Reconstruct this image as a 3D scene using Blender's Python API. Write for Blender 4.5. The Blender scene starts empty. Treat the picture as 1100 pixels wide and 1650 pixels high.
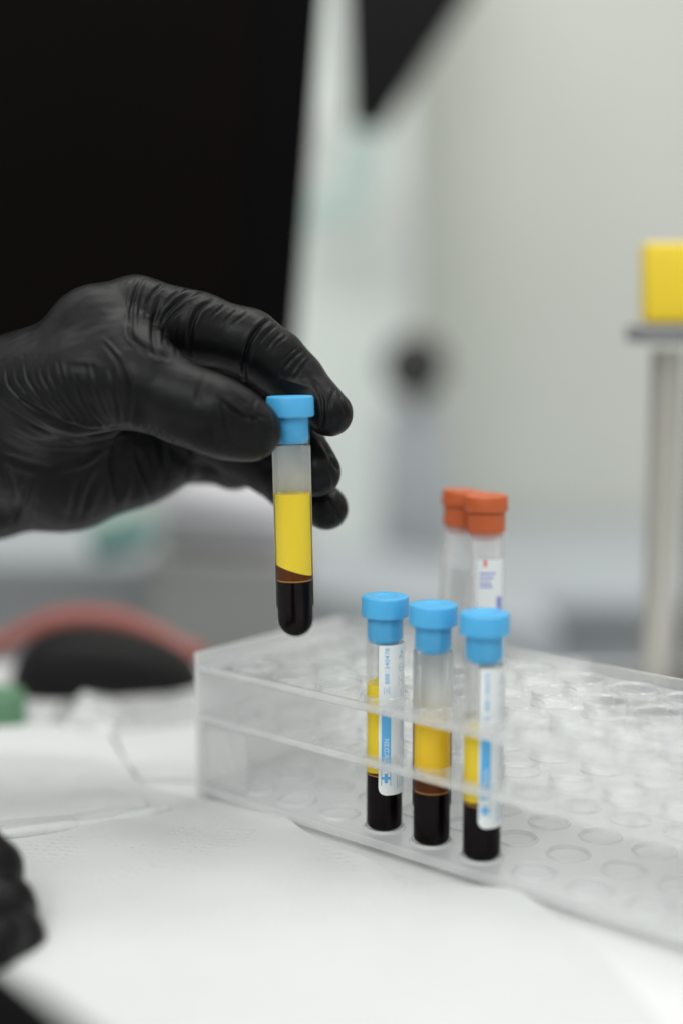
import bpy, bmesh, math, random
import numpy as np
from mathutils import Vector, Matrix

random.seed(7)
rng = np.random.default_rng(7)
sc = bpy.context.scene
COL = sc.collection
MM = 0.001

# ------------------------------------------------------------------ camera
PITCH = math.radians(8.07)
CAM_H = 184.0                      # mm above the table
F_PX = 2291.7                      # 50 mm lens, 36 mm tall frame, in photo pixels
cam_d = bpy.data.cameras.new("camera")
cam = bpy.data.objects.new("camera", cam_d)
COL.objects.link(cam)
cam.location = (0, 0, CAM_H * MM)
cam.rotation_euler = (math.pi / 2 - PITCH, 0, 0)
cam_d.sensor_fit = 'VERTICAL'
cam_d.sensor_height = 36.0
cam_d.sensor_width = 24.0
cam_d.lens = 50.0
cam_d.clip_start = 0.01
cam_d.clip_end = 50.0
cam_d.dof.use_dof = True
cam_d.dof.focus_distance = 0.488
cam_d.dof.aperture_fstop = 1.9
sc.camera = cam

# ------------------------------------------------------------------ world + lamps
world = bpy.data.worlds.new("World")
sc.world = world
world.use_nodes = True
wn = world.node_tree
for n in list(wn.nodes):
    wn.nodes.remove(n)
wo = wn.nodes.new("ShaderNodeOutputWorld")
wb = wn.nodes.new("ShaderNodeBackground")
tc = wn.nodes.new("ShaderNodeTexCoord")
sep = wn.nodes.new("ShaderNodeSeparateXYZ")
mr = wn.nodes.new("ShaderNodeMapRange")
mr.inputs['From Min'].default_value = -0.3
mr.inputs['From Max'].default_value = 0.9
wr = wn.nodes.new("ShaderNodeValToRGB")
wr.color_ramp.elements[0].color = (0.20, 0.205, 0.20, 1)
we = wr.color_ramp.elements.new(0.38)
we.color = (1.0, 1.02, 1.0, 1)
wr.color_ramp.elements[1].color = (0.60, 0.615, 0.60, 1)
wn.links.new(tc.outputs['Generated'], sep.inputs[0])
wn.links.new(sep.outputs['Z'], mr.inputs['Value'])
wn.links.new(mr.outputs[0], wr.inputs[0])
wn.links.new(wr.outputs[0], wb.inputs['Color'])
wb.inputs['Strength'].default_value = 0.80
wn.links.new(wb.outputs[0], wo.inputs[0])


def area(name, loc, target, sx, sy, power, col=(1, 0.985, 0.96)):
    l = bpy.data.lights.new(name, 'AREA')
    l.shape = 'RECTANGLE'
    l.size, l.size_y = sx, sy
    l.energy = power
    l.color = col
    o = bpy.data.objects.new(name, l)
    COL.objects.link(o)
    o.location = loc
    d = Vector(target) - Vector(loc)
    o.rotation_euler = d.to_track_quat('-Z', 'Y').to_euler()
    return o


area("ceiling_lamp", (0.55, 0.6, 1.9), (0.1, 0.7, 0), 0.16, 1.2, 4.2)
area("ceiling_lamp", (-0.75, 0.75, 1.9), (0, 0.6, 0), 0.16, 1.2, 3.8)
area("ceiling_lamp", (0.2, 1.35, 2.3), (0.1, 2.1, 0.2), 1.6, 0.6, 16)
area("front_fill_softbox", (-0.9, -2.0, 2.7), (0, 0.7, 0.12), 2.2, 1.8, 55, (0.97, 1.0, 0.985))  # unseen softbox added behind the camera to brighten upright surfaces

sc.view_settings.view_transform = 'Standard'
sc.view_settings.look = 'None'
sc.view_settings.exposure = 0.17
sc.view_settings.gamma = 1.0
sc.view_settings.use_curve_mapping = False
sc.render.engine = 'CYCLES'
cy = sc.cycles
cy.use_denoising = True
cy.denoising_input_passes = 'RGB_ALBEDO_NORMAL'
cy.max_bounces = 24
cy.transmission_bounces = 20
cy.transparent_max_bounces = 24
cy.glossy_bounces = 8
cy.diffuse_bounces = 5
cy.caustics_reflective = False
cy.caustics_refractive = True
cy.sample_clamp_indirect = 20.0
cy.blur_glossy = 0.5


# ------------------------------------------------------------------ geometry helpers
_cp, _sp = math.cos(PITCH), math.sin(PITCH)


def P(px, py, d):
    """point (mm) seen at photo pixel px,py at horizontal distance d (mm)"""
    x = (px - 550.0) / F_PX
    u = (825.0 - py) / F_PX
    ry = _cp + u * _sp
    rz = -_sp + u * _cp
    t = d / ry
    return np.array([x * t, d, CAM_H + rz * t])


def PZ(px, py, z=0.0):
    """point (mm) seen at pixel px,py on the horizontal plane z"""
    x = (px - 550.0) / F_PX
    u = (825.0 - py) / F_PX
    ry = _cp + u * _sp
    rz = -_sp + u * _cp
    t = (z - CAM_H) / rz
    return np.array([x * t, ry * t, z])


def proj(v):
    """pixels of points v (N,3) in mm"""
    y = v[:, 1]
    z = v[:, 2] - CAM_H
    dep = y * _cp - z * _sp
    up = y * _sp + z * _cp
    return 550 + F_PX * v[:, 0] / dep, 825 - F_PX * up / dep


class MB:
    """collects verts/faces in mm"""

    def __init__(self):
        self.v = []
        self.f = []

    def add(self, verts, faces):
        o = len(self.v)
        self.v.extend([tuple(map(float, p)) for p in verts])
        self.f.extend([tuple(i + o for i in f) for f in faces])
        return self

    def box(self, x0, x1, y0, y1, z0, z1, fn=None):
        vs = [(x, y, z) for z in (z0, z1) for y in (y0, y1) for x in (x0, x1)]
        if fn:
            vs = [fn(p) for p in vs]
        return self.add(vs, [(0, 2, 3, 1), (4, 5, 7, 6), (0, 1, 5, 4), (2, 6, 7, 3), (0, 4, 6, 2), (1, 3, 7, 5)])

    def lathe(self, prof, n=48, c=(0, 0), closed=False):
        """prof: list of (r,z), a closed loop if closed; r=0 ends become poles"""
        vs, idx = [], []
        for (r, z) in prof:
            if r < 1e-6:
                idx.append([len(vs)] * n)
                vs.append((c[0], c[1], z))
            else:
                row = []
                for k in range(n):
                    a = 2 * math.pi * k / n
                    row.append(len(vs))
                    vs.append((c[0] + r * math.cos(a), c[1] + r * math.sin(a), z))
                idx.append(row)
        fs = []
        m = len(prof)
        for i in range(m if closed else m - 1):
            a, b = idx[i], idx[(i + 1) % m]
            for k in range(n):
                q = [a[k], a[(k + 1) % n], b[(k + 1) % n], b[k]]
                q2 = []
                for t in q:
                    if t not in q2:
                        q2.append(t)
                if len(q2) > 2:
                    fs.append(tuple(q2))
        return self.add(vs, fs)

    def tube(self, pts, r, n=16, caps=True):
        pts = [Vector(p) for p in pts]
        vs, fs = [], []
        up = Vector((0, 0, 1))
        for i, p in enumerate(pts):
            t = (pts[min(i + 1, len(pts) - 1)] - pts[max(i - 1, 0)]).normalized()
            s = t.cross(up)
            if s.length < 1e-3:
                s = Vector((1, 0, 0))
            s.normalize()
            w = s.cross(t)
            rr = r[i] if hasattr(r, '__len__') else r
            for k in range(n):
                a = 2 * math.pi * k / n
                vs.append(p + s * (rr * math.cos(a)) + w * (rr * math.sin(a)))
        for i in range(len(pts) - 1):
            for k in range(n):
                k2 = (k + 1) % n
                fs.append((i * n + k, i * n + k2, (i + 1) * n + k2, (i + 1) * n + k))
        if caps:
            fs.append(tuple(range(n))[::-1])
            fs.append(tuple((len(pts) - 1) * n + k for k in range(n)))
        return self.add(vs, fs)

    def build(self, name, mat, parent=None, smooth=True, bevel=0, merge=False, seg=3, fixn=True):
        me = bpy.data.meshes.new(name)
        me.from_pydata([(a * MM, b * MM, c * MM) for a, b, c in self.v], [], self.f)
        me.validate()
        bm = bmesh.new()
        bm.from_mesh(me)
        if merge:
            bmesh.ops.remove_doubles(bm, verts=bm.verts, dist=2e-6)
        if fixn:
            bmesh.ops.recalc_face_normals(bm, faces=bm.faces)
        if bevel:
            es = [e for e in bm.edges if len(e.link_faces) == 2 and e.calc_face_angle(0) > 0.6]
            bmesh.ops.bevel(bm, geom=es, offset=bevel * MM, segments=seg, affect='EDGES', profile=0.5)
        bm.to_mesh(me)
        bm.free()
        if smooth:
            me.polygons.foreach_set('use_smooth', [True] * len(me.polygons))
            try:
                me.set_sharp_from_angle(angle=math.radians(38))
            except Exception:
                pass
        if mat:
            me.materials.append(mat)
        o = bpy.data.objects.new(name, me)
        COL.objects.link(o)
        if parent:
            o.parent = parent
        return o


def tag(o, label=None, cat=None, group=None, kind=None):
    if label: o['label'] = label
    if cat: o['category'] = cat
    if group: o['group'] = group
    if kind: o['kind'] = kind
    return o


def thing(name, label, cat, loc=(0, 0, 0), group=None):
    o = bpy.data.objects.new(name, None)
    COL.objects.link(o)
    o.empty_display_size = 0.01
    o.location = [c * MM for c in loc]
    return tag(o, label, cat, group)


# ------------------------------------------------------------------ materials
def new_mat(name):
    m = bpy.data.materials.new(name)
    m.use_nodes = True
    nt = m.node_tree
    for n in list(nt.nodes):
        nt.nodes.remove(n)
    out = nt.nodes.new('ShaderNodeOutputMaterial')
    return m, nt, out


def pbr(name, col, rough=0.5, noise=0.0, nscale=60, bump=0.0, bscale=400, spec=0.5, trans=0.0, ior=1.5, sss=0.0,
        metal=0.0, coat=0.0, translucent=0.0, rvar=0.0):
    m, nt, out = new_mat(name)
    b = nt.nodes.new('ShaderNodeBsdfPrincipled')
    b.inputs['Roughness'].default_value = rough
    b.inputs['Metallic'].default_value = metal
    b.inputs['IOR'].default_value = ior
    b.inputs['Specular IOR Level'].default_value = spec
    b.inputs['Transmission Weight'].default_value = trans
    b.inputs['Coat Weight'].default_value = coat
    if sss:
        b.inputs['Subsurface Weight'].default_value = sss
        b.inputs['Subsurface Scale'].default_value = 0.002
    c = (*col, 1)
    b.inputs['Base Color'].default_value = c
    tcn = nt.nodes.new('ShaderNodeTexCoord')
    if noise:
        nz = nt.nodes.new('ShaderNodeTexNoise')
        nz.inputs['Scale'].default_value = nscale
        nz.inputs['Detail'].default_value = 5
        nt.links.new(tcn.outputs['Object'], nz.inputs['Vector'])
        mx = nt.nodes.new('ShaderNodeMix')
        mx.data_type = 'RGBA'
        mx.inputs[6].default_value = tuple(x * (1 - noise) for x in col) + (1,)
        mx.inputs[7].default_value = tuple(min(1, x * (1 + noise)) for x in col) + (1,)
        nt.links.new(nz.outputs['Fac'], mx.inputs[0])
        nt.links.new(mx.outputs[2], b.inputs['Base Color'])
    if rvar:
        nz = nt.nodes.new('ShaderNodeTexNoise')
        nz.inputs['Scale'].default_value = nscale
        nz.inputs['Detail'].default_value = 4
        nt.links.new(tcn.outputs['Object'], nz.inputs['Vector'])
        mp = nt.nodes.new('ShaderNodeMapRange')
        mp.inputs['From Min'].default_value = 0.3
        mp.inputs['From Max'].default_value = 0.7
        mp.inputs['To Min'].default_value = max(0, rough - rvar)
        mp.inputs['To Max'].default_value = rough + rvar
        nt.links.new(nz.outputs['Fac'], mp.inputs[0])
        nt.links.new(mp.outputs[0], b.inputs['Roughness'])
    if bump:
        nb = nt.nodes.new('ShaderNodeTexNoise')
        nb.inputs['Scale'].default_value = bscale
        nb.inputs['Detail'].default_value = 4
        nt.links.new(tcn.outputs['Object'], nb.inputs['Vector'])
        bp = nt.nodes.new('ShaderNodeBump')
        bp.inputs['Strength'].default_value = 1.0
        bp.inputs['Distance'].default_value = bump * MM
        nt.links.new(nb.outputs['Fac'], bp.inputs['Height'])
        nt.links.new(bp.outputs[0], b.inputs['Normal'])
    if translucent:
        tr = nt.nodes.new('ShaderNodeBsdfTranslucent')
        tr.inputs['Color'].default_value = c
        ms = nt.nodes.new('ShaderNodeMixShader')
        ms.inputs[0].default_value = translucent
        nt.links.new(b.outputs[0], ms.inputs[1])
        nt.links.new(tr.outputs[0], ms.inputs[2])
        nt.links.new(ms.outputs[0], out.inputs[0])
    else:
        nt.links.new(b.outputs[0], out.inputs[0])
    return m


def plastic_clear(name, milk=0.12, rough=0.03, col=(0.995, 0.998, 0.998), refr=0.09):
    """clear moulded plastic: see-through with Fresnel gloss, a little refraction and a slight milky body"""
    m, nt, out = new_mat(name)
    L = nt.links.new
    tp = nt.nodes.new('ShaderNodeBsdfTransparent')
    tp.inputs['Color'].default_value = (*col, 1)
    rf = nt.nodes.new('ShaderNodeBsdfRefraction')
    rf.inputs['IOR'].default_value = 1.3
    rf.inputs['Roughness'].default_value = rough
    a = nt.nodes.new('ShaderNodeMixShader')
    a.inputs[0].default_value = refr
    L(tp.outputs[0], a.inputs[1]); L(rf.outputs[0], a.inputs[2])
    d = nt.nodes.new('ShaderNodeBsdfDiffuse')
    d.inputs['Color'].default_value = (0.98, 0.99, 0.99, 1)
    t = nt.nodes.new('ShaderNodeBsdfTranslucent')
    t.inputs['Color'].default_value = (0.98, 0.99, 0.99, 1)
    m1 = nt.nodes.new('ShaderNodeMixShader')
    m1.inputs[0].default_value = 0.2
    L(d.outputs[0], m1.inputs[1]); L(t.outputs[0], m1.inputs[2])
    m2 = nt.nodes.new('ShaderNodeMixShader')
    m2.inputs[0].default_value = milk
    L(a.outputs[0], m2.inputs[1]); L(m1.outputs[0], m2.inputs[2])
    tcn = nt.nodes.new('ShaderNodeTexCoord')
    nb = nt.nodes.new('ShaderNodeTexNoise')
    nb.inputs['Scale'].default_value = 110
    L(tcn.outputs['Object'], nb.inputs['Vector'])
    bp = nt.nodes.new('ShaderNodeBump')
    bp.inputs['Distance'].default_value = 0.0002
    bp.inputs['Strength'].default_value = 0.3
    L(nb.outputs['Fac'], bp.inputs['Height'])
    g = nt.nodes.new('ShaderNodeBsdfGlossy')
    g.inputs['Roughness'].default_value = rough
    g.inputs['Color'].default_value = (1, 1, 1, 1)
    L(bp.outputs[0], g.inputs['Normal'])
    fr = nt.nodes.new('ShaderNodeFresnel')
    fr.inputs['IOR'].default_value = 1.4
    m3 = nt.nodes.new('ShaderNodeMixShader')
    cl = nt.nodes.new('ShaderNodeMath')
    cl.operation = 'MINIMUM'
    cl.inputs[1].default_value = 0.33
    L(fr.outputs[0], cl.inputs[0])
    L(cl.outputs[0], m3.inputs[0])
    L(m2.outputs[0], m3.inputs[1]); L(g.outputs[0], m3.inputs[2])
    L(m3.outputs[0], out.inputs[0])
    return m


def towel_mat(name, col, pitch=2.2, depth=0.7):
    """white absorbent towel with rows of embossed dimples"""
    m, nt, out = new_mat(name)
    b = nt.nodes.new('ShaderNodeBsdfPrincipled')
    b.inputs['Roughness'].default_value = 0.95
    b.inputs['Specular IOR Level'].default_value = 0.15
    tcn = nt.nodes.new('ShaderNodeTexCoord')
    mp = nt.nodes.new('ShaderNodeMapping')
    mp.inputs['Rotation'].default_value = (0, 0, math.radians(14))
    nt.links.new(tcn.outputs['Object'], mp.inputs['Vector'])
    nz = nt.nodes.new('ShaderNodeTexNoise')
    nz.inputs['Scale'].default_value = 90
    nz.inputs['Detail'].default_value = 3
    nt.links.new(mp.outputs[0], nz.inputs['Vector'])
    mxv = nt.nodes.new('ShaderNodeMix')
    mxv.data_type = 'VECTOR'
    mxv.inputs[0].default_value = 0.004
    nt.links.new(mp.outputs[0], mxv.inputs[4])
    nt.links.new(nz.outputs['Color'], mxv.inputs[5])
    vo = nt.nodes.new('ShaderNodeTexVoronoi')
    vo.inputs['Scale'].default_value = 1000.0 / pitch
    vo.inputs['Randomness'].default_value = 0.35
    nt.links.new(mxv.outputs[1], vo.inputs['Vector'])
    cr = nt.nodes.new('ShaderNodeMapRange')
    cr.interpolation_type = 'SMOOTHSTEP'
    cr.inputs['From Min'].default_value = 0.12
    cr.inputs['From Max'].default_value = 0.42
    nt.links.new(vo.outputs['Distance'], cr.inputs[0])
    fz = nt.nodes.new('ShaderNodeTexNoise')
    fz.inputs['Scale'].default_value = 2600
    fz.inputs['Detail'].default_value = 3
    nt.links.new(tcn.outputs['Object'], fz.inputs['Vector'])
    # patchy emboss
    pz = nt.nodes.new('ShaderNodeTexNoise')
    pz.inputs['Scale'].default_value = 38
    nt.links.new(tcn.outputs['Object'], pz.inputs['Vector'])
    pr = nt.nodes.new('ShaderNodeMapRange')
    pr.inputs['From Min'].default_value = 0.25
    pr.inputs['From Max'].default_value = 0.62
    nt.links.new(pz.outputs['Fac'], pr.inputs[0])
    mul = nt.nodes.new('ShaderNodeMath')
    mul.operation = 'MULTIPLY'
    nt.links.new(cr.outputs[0], mul.inputs[0])
    nt.links.new(pr.outputs[0], mul.inputs[1])
    ad = nt.nodes.new('ShaderNodeMath')
    ad.operation = 'MULTIPLY_ADD'
    ad.inputs[1].default_value = 0.25
    nt.links.new(fz.outputs['Fac'], ad.inputs[0])
    nt.links.new(mul.outputs[0], ad.inputs[2])
    bp = nt.nodes.new('ShaderNodeBump')
    bp.inputs['Distance'].default_value = depth * MM
    bp.inputs['Strength'].default_value = 0.8
    nt.links.new(ad.outputs[0], bp.inputs['Height'])
    nt.links.new(bp.outputs[0], b.inputs['Normal'])
    mx = nt.nodes.new('ShaderNodeMix')
    mx.data_type = 'RGBA'
    mx.inputs[6].default_value = tuple(x * 0.955 for x in col) + (1,)
    mx.inputs[7].default_value = (*col, 1)
    nt.links.new(nz.outputs['Fac'], mx.inputs[0])
    nt.links.new(mx.outputs[2], b.inputs['Base Color'])
    nt.links.new(b.outputs[0], out.inputs[0])
    return m


M = {}
M['towel'] = towel_mat('white_towel', (0.655, 0.67, 0.655), 3.3, 0.3)
M['pad'] = towel_mat('grey_white_pad', (0.69, 0.70, 0.69), 2.4, 0.25)
M['table'] = pbr('table_top', (0.76, 0.77, 0.76), 0.45, noise=0.05, nscale=9)
M['wall'] = pbr('painted_wall', (0.62, 0.635, 0.585), 0.8, noise=0.04, nscale=3, bump=0.2, bscale=120)
M['wall_light'] = pbr('pale_panel', (0.80, 0.845, 0.80), 0.7, noise=0.03, nscale=4)
M['glove'] = pbr('black_nitrile', (0.0045, 0.0045, 0.0048), 0.40, noise=0.15, nscale=70, bump=0.16, bscale=330, spec=0.165, rvar=0.05)
M['sleeve'] = pbr('black_cloth', (0.003, 0.003, 0.0033), 0.9, noise=0.1, bump=0.3, bscale=500, spec=0.05)
M['blue_cap'] = pbr('blue_stopper', (0.07, 0.41, 0.74), 0.42, noise=0.04, nscale=200, bump=0.03, bscale=700, sss=0.15)
M['orange_cap'] = pbr('orange_stopper', (0.50, 0.098, 0.02), 0.45, noise=0.05, nscale=200, sss=0.1)
def glass_mat():
    m, nt, out = new_mat('clear_glass')
    g = nt.nodes.new('ShaderNodeBsdfGlass')
    g.inputs['IOR'].default_value = 1.45
    g.inputs['Roughness'].default_value = 0.0
    g.inputs['Color'].default_value = (1, 1, 1, 1)
    tp = nt.nodes.new('ShaderNodeBsdfTransparent')
    ms = nt.nodes.new('ShaderNodeMixShader')
    ms.inputs[0].default_value = 0.76
    nt.links.new(g.outputs[0], ms.inputs[1])
    nt.links.new(tp.outputs[0], ms.inputs[2])
    nt.links.new(ms.outputs[0], out.inputs[0])
    return m


M['glass'] = glass_mat()
M['haze_glass'] = plastic_clear('frosted_tube', milk=0.22, rough=0.15)
M['plasma'] = pbr('yellow_plasma', (1.0, 0.74, 0.05), 0.25, noise=0.03, nscale=120, translucent=0.1, spec=0.1)
M['gel'] = pbr('amber_gel', (0.14, 0.04, 0.008), 0.3, noise=0.45, nscale=260, translucent=0.3, spec=0.05)
M['gel_line'] = pbr('gel_edge', (0.75, 0.33, 0.06), 0.3, translucent=0.3)
M['blood'] = pbr('dark_blood', (0.0035, 0.0014, 0.0018), 0.3, noise=0.2, spec=0.04)
M['label'] = pbr('label_paper', (0.86, 0.89, 0.89), 0.55, translucent=0.12)
M['ink'] = pbr('blue_ink', (0.10, 0.42, 0.76), 0.5)
M['ink_pale'] = pbr('pale_ink', (0.34, 0.55, 0.70), 0.5)
M['ink_white'] = pbr('white_print', (0.85, 0.88, 0.9), 0.5)
M['ink_red'] = pbr('red_print', (0.75, 0.12, 0.10), 0.5)
M['ink_violet'] = pbr('violet_ink', (0.25, 0.25, 0.60), 0.5)
M['rack'] = plastic_clear('clear_rack_plastic', milk=0.15, rough=0.022)
M['rack_lip'] = plastic_clear('polished_rack_edge', milk=0.17, rough=0.04, refr=0.25)
M['rack_frost'] = plastic_clear('frosted_rack_end', milk=0.55, rough=0.2)
M['rack_base'] = plastic_clear('milky_rack_base', milk=0.4, rough=0.05)
M['black_plastic'] = pbr('black_plastic', (0.0015, 0.0015, 0.0016), 0.6, noise=0.1, spec=0.06)
M['screen'] = pbr('dark_screen', (0.0045, 0.0032, 0.003), 0.55, noise=0.3, nscale=4, spec=0.03)
M['dark_grey'] = pbr('dark_grey_plastic', (0.008, 0.008, 0.008), 0.55, noise=0.1, spec=0.2)
M['knob_grey'] = pbr('soft_grey_knob', (0.05, 0.05, 0.048), 0.6, spec=0.2)
M['plasma_warm'] = pbr('golden_plasma', (1.0, 0.64, 0.035), 0.25, noise=0.03, nscale=120, translucent=0.1, spec=0.1)
M['steel'] = pbr('brushed_steel', (0.52, 0.50, 0.45), 0.38, metal=0.75, noise=0.08, nscale=30)
M['grey_metal'] = pbr('grey_metal', (0.20, 0.20, 0.205), 0.5, noise=0.05)
M['yellow'] = pbr('yellow_plastic', (0.86, 0.62, 0.025), 0.5, noise=0.04, nscale=40)
M['rubber_red'] = pbr('red_rubber', (0.36, 0.105, 0.085), 0.45, noise=0.12, nscale=60)
M['green'] = pbr('green_plastic', (0.13, 0.28, 0.16), 0.5, noise=0.08)
M['wrap'] = plastic_clear('plastic_film', milk=0.3, rough=0.12)
M['counter_grey'] = pbr('grey_counter', (0.36, 0.365, 0.35), 0.5, noise=0.1, nscale=6)
M['white_box'] = pbr('white_enamel', (0.74, 0.74, 0.77), 0.45, noise=0.03)
M['teal'] = pbr('teal_plastic', (0.17, 0.38, 0.34), 0.5, noise=0.08)
M['pale_teal'] = pbr('pale_teal_print', (0.56, 0.69, 0.64), 0.7)
M['instrument_grey'] = pbr('pale_blue_grey_enamel', (0.52, 0.55, 0.57), 0.55, noise=0.05)
M['blue_grey'] = pbr('blue_grey_plastic', (0.42, 0.45, 0.47), 0.55, noise=0.05)
M['paper'] = pbr('poster_paper', (0.74, 0.76, 0.72), 0.7, noise=0.02)

# ------------------------------------------------------------------ setting
t = MB()
t.box(-900, 900, -60, 735, -30, 0)
tag(t.build('table', M['table'], bevel=3), kind='structure')

b = MB()
b.box(-1600, 1600, 2100, 2130, -800, 2000)
tag(b.build('wall', M['wall'], smooth=False), kind='structure')
b = MB()
b.box(-1600, 1600, 735, 2100, -830, -800)
tag(b.build('floor', M['counter_grey'], smooth=False), kind='structure')


# towel in front of the rack: wavy sheet with a thickness and a soft back edge that ruffles against the rack
def sheet(name, edge_pts, near_pts, mat, nx=120, ny=90, th=1.2, zfun=None, parent=None):
    """sheet between a far edge polyline and a near edge polyline (px,py on the table), real mm"""
    far = np.array([PZ(*p)[:2] for p in edge_pts])
    near = np.array([PZ(*p)[:2] for p in near_pts])

    def samp(poly, n):
        s = np.r_[0, np.cumsum(np.linalg.norm(np.diff(poly, axis=0), axis=1))]
        q = np.linspace(0, s[-1], n)
        return np.stack([np.interp(q, s, poly[:, 0]), np.interp(q, s, poly[:, 1])], 1)
    A, B = samp(far, nx), samp(near, nx)
    vs = []
    for j in range(ny):
        tt = j / (ny - 1)
        for i in range(nx):
            p = A[i] * (1 - tt) + B[i] * tt
            z = th + (zfun(p[0], p[1], i / (nx - 1), tt) if zfun else 0)
            vs.append((p[0], p[1], z))
    n1 = len(vs)
    # underside
    vs += [(x, y, 0.15) for x, y, z in vs]
    fs = []
    for j in range(ny - 1):
        for i in range(nx - 1):
            a = j * nx + i
            fs.append((a, a + 1, a + nx + 1, a + nx))
            fs.append((n1 + a, n1 + a + nx, n1 + a + nx + 1, n1 + a + 1))
    for i in range(nx - 1):
        fs.append((i, n1 + i, n1 + i + 1, i + 1))
        a = (ny - 1) * nx + i
        fs.append((a, a + 1, n1 + a + 1, n1 + a))
    for j in range(ny - 1):
        a = j * nx
        fs.append((a, a + nx, n1 + a + nx, n1 + a))
        a = j * nx + nx - 1
        fs.append((a, n1 + a, n1 + a + nx, a + nx))
    m = MB()
    m.add(vs, fs)
    return m.build(name, mat, parent)


def wob(x, y, s, ph):
    return math.sin(x / s + ph) * math.cos(y / (s * 1.3) + ph * 1.7)


def tz(x, y, u, v):
    e = math.exp(-v / 0.05)
    z = 0.6 * (1 + wob(x, y, 23, 0.4)) + 0.35 * (1 + wob(x, y, 11, 2.1)) + 1.1 * e * (1 + math.sin(x / 7.0 + 1.2 * math.sin(x / 19)))
    z += 2.2 * math.exp(-((u - .28 - 0.10 * v) / .035) ** 2) * math.exp(-v * 5)
    return z


tw = sheet('paper_towel',
           [(-420, 1262), (-100, 1262), (120, 1268), (240, 1280), (330, 1296), (390, 1301), (440, 1322), (490, 1352), (560, 1386), (640, 1424), (700, 1434),
            (760, 1446), (830, 1452), (900, 1500), (980, 1566), (1060, 1650), (1150, 1800), (1230, 2000)],
           [(-700, 2900), (-200, 2950), (400, 3000), (900, 3000), (1400, 3000), (1900, 2900)], M['towel'], zfun=tz, nx=200, ny=130)
tag(tw, 'white embossed paper towel spread flat in front of the clear rack', 'paper towel')

# folded grey-white pad at left with a rolled front hem
pad = thing('folded_pad', 'folded off-white absorbent pad with a rolled hem, at the left edge of the towel', 'pad')


def pz(x, y, u, v):
    return 1.6 + .7 * (1 + wob(x, y, 26, 1.0)) + 0.35 * wob(x, y, 9, 2) + 1.3 * math.exp(-((v - .93) / .12) ** 2) - 1.4 * max(0, u - .9) * 10


pa = sheet('pad_sheet', [(-400, 1195), (-60, 1195), (60, 1185), (170, 1178)], [(-400, 1356), (-60, 1350), (100, 1338), (238, 1318)],
           M['pad'], nx=90, ny=50, th=2.2, zfun=pz, parent=pad)
hp = [PZ(px, py - 6, 3.0) for px, py in [(-400, 1362), (-200, 1360), (-60, 1356), (10, 1350), (60, 1343), (110, 1338), (160, 1331), (205, 1324), (240, 1317), (262, 1310), (274, 1308)]]
hp = [(p[0], p[1], p[2] - 0.3 * abs(math.sin(i * 1.9))) for i, p in enumerate(hp)]
m = MB()
q = []
for i in range(len(hp) - 1):
    for k in range(5):
        s = k / 5
        q.append(tuple(hp[i][c] * (1 - s) + hp[i + 1][c] * s for c in range(3)))
q.append(hp[-1])
m.tube(q, [(2.2 + 0.22 * math.sin(i * .37) + .12 * math.sin(i * 1.1)) * min(1, .35 + (len(q) - i) / 9) for i in range(len(q))], 14)
m.build('hem', M['towel'], pad)

# ------------------------------------------------------------------ rack
LD = np.array([0.755, -0.656])
SD = np.array([0.656, 0.755])
C0 = PZ(325, 1290, 0)[:2]
PIT = 20.5
NL, NS = 12, 4
MARG = 9.0
LEN = 2 * MARG + NL * PIT
WID = NS * PIT


def R(l, s, z):
    p = C0 + LD * l + SD * s
    return (p[0], p[1], z)


rack = thing('tube_rack', 'large clear plastic test tube rack holding three blue capped tubes in its front row', 'test tube rack', R(0, 0, 0))
rack.rotation_euler = (0, 0, math.atan2(LD[1], LD[0]))


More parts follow.
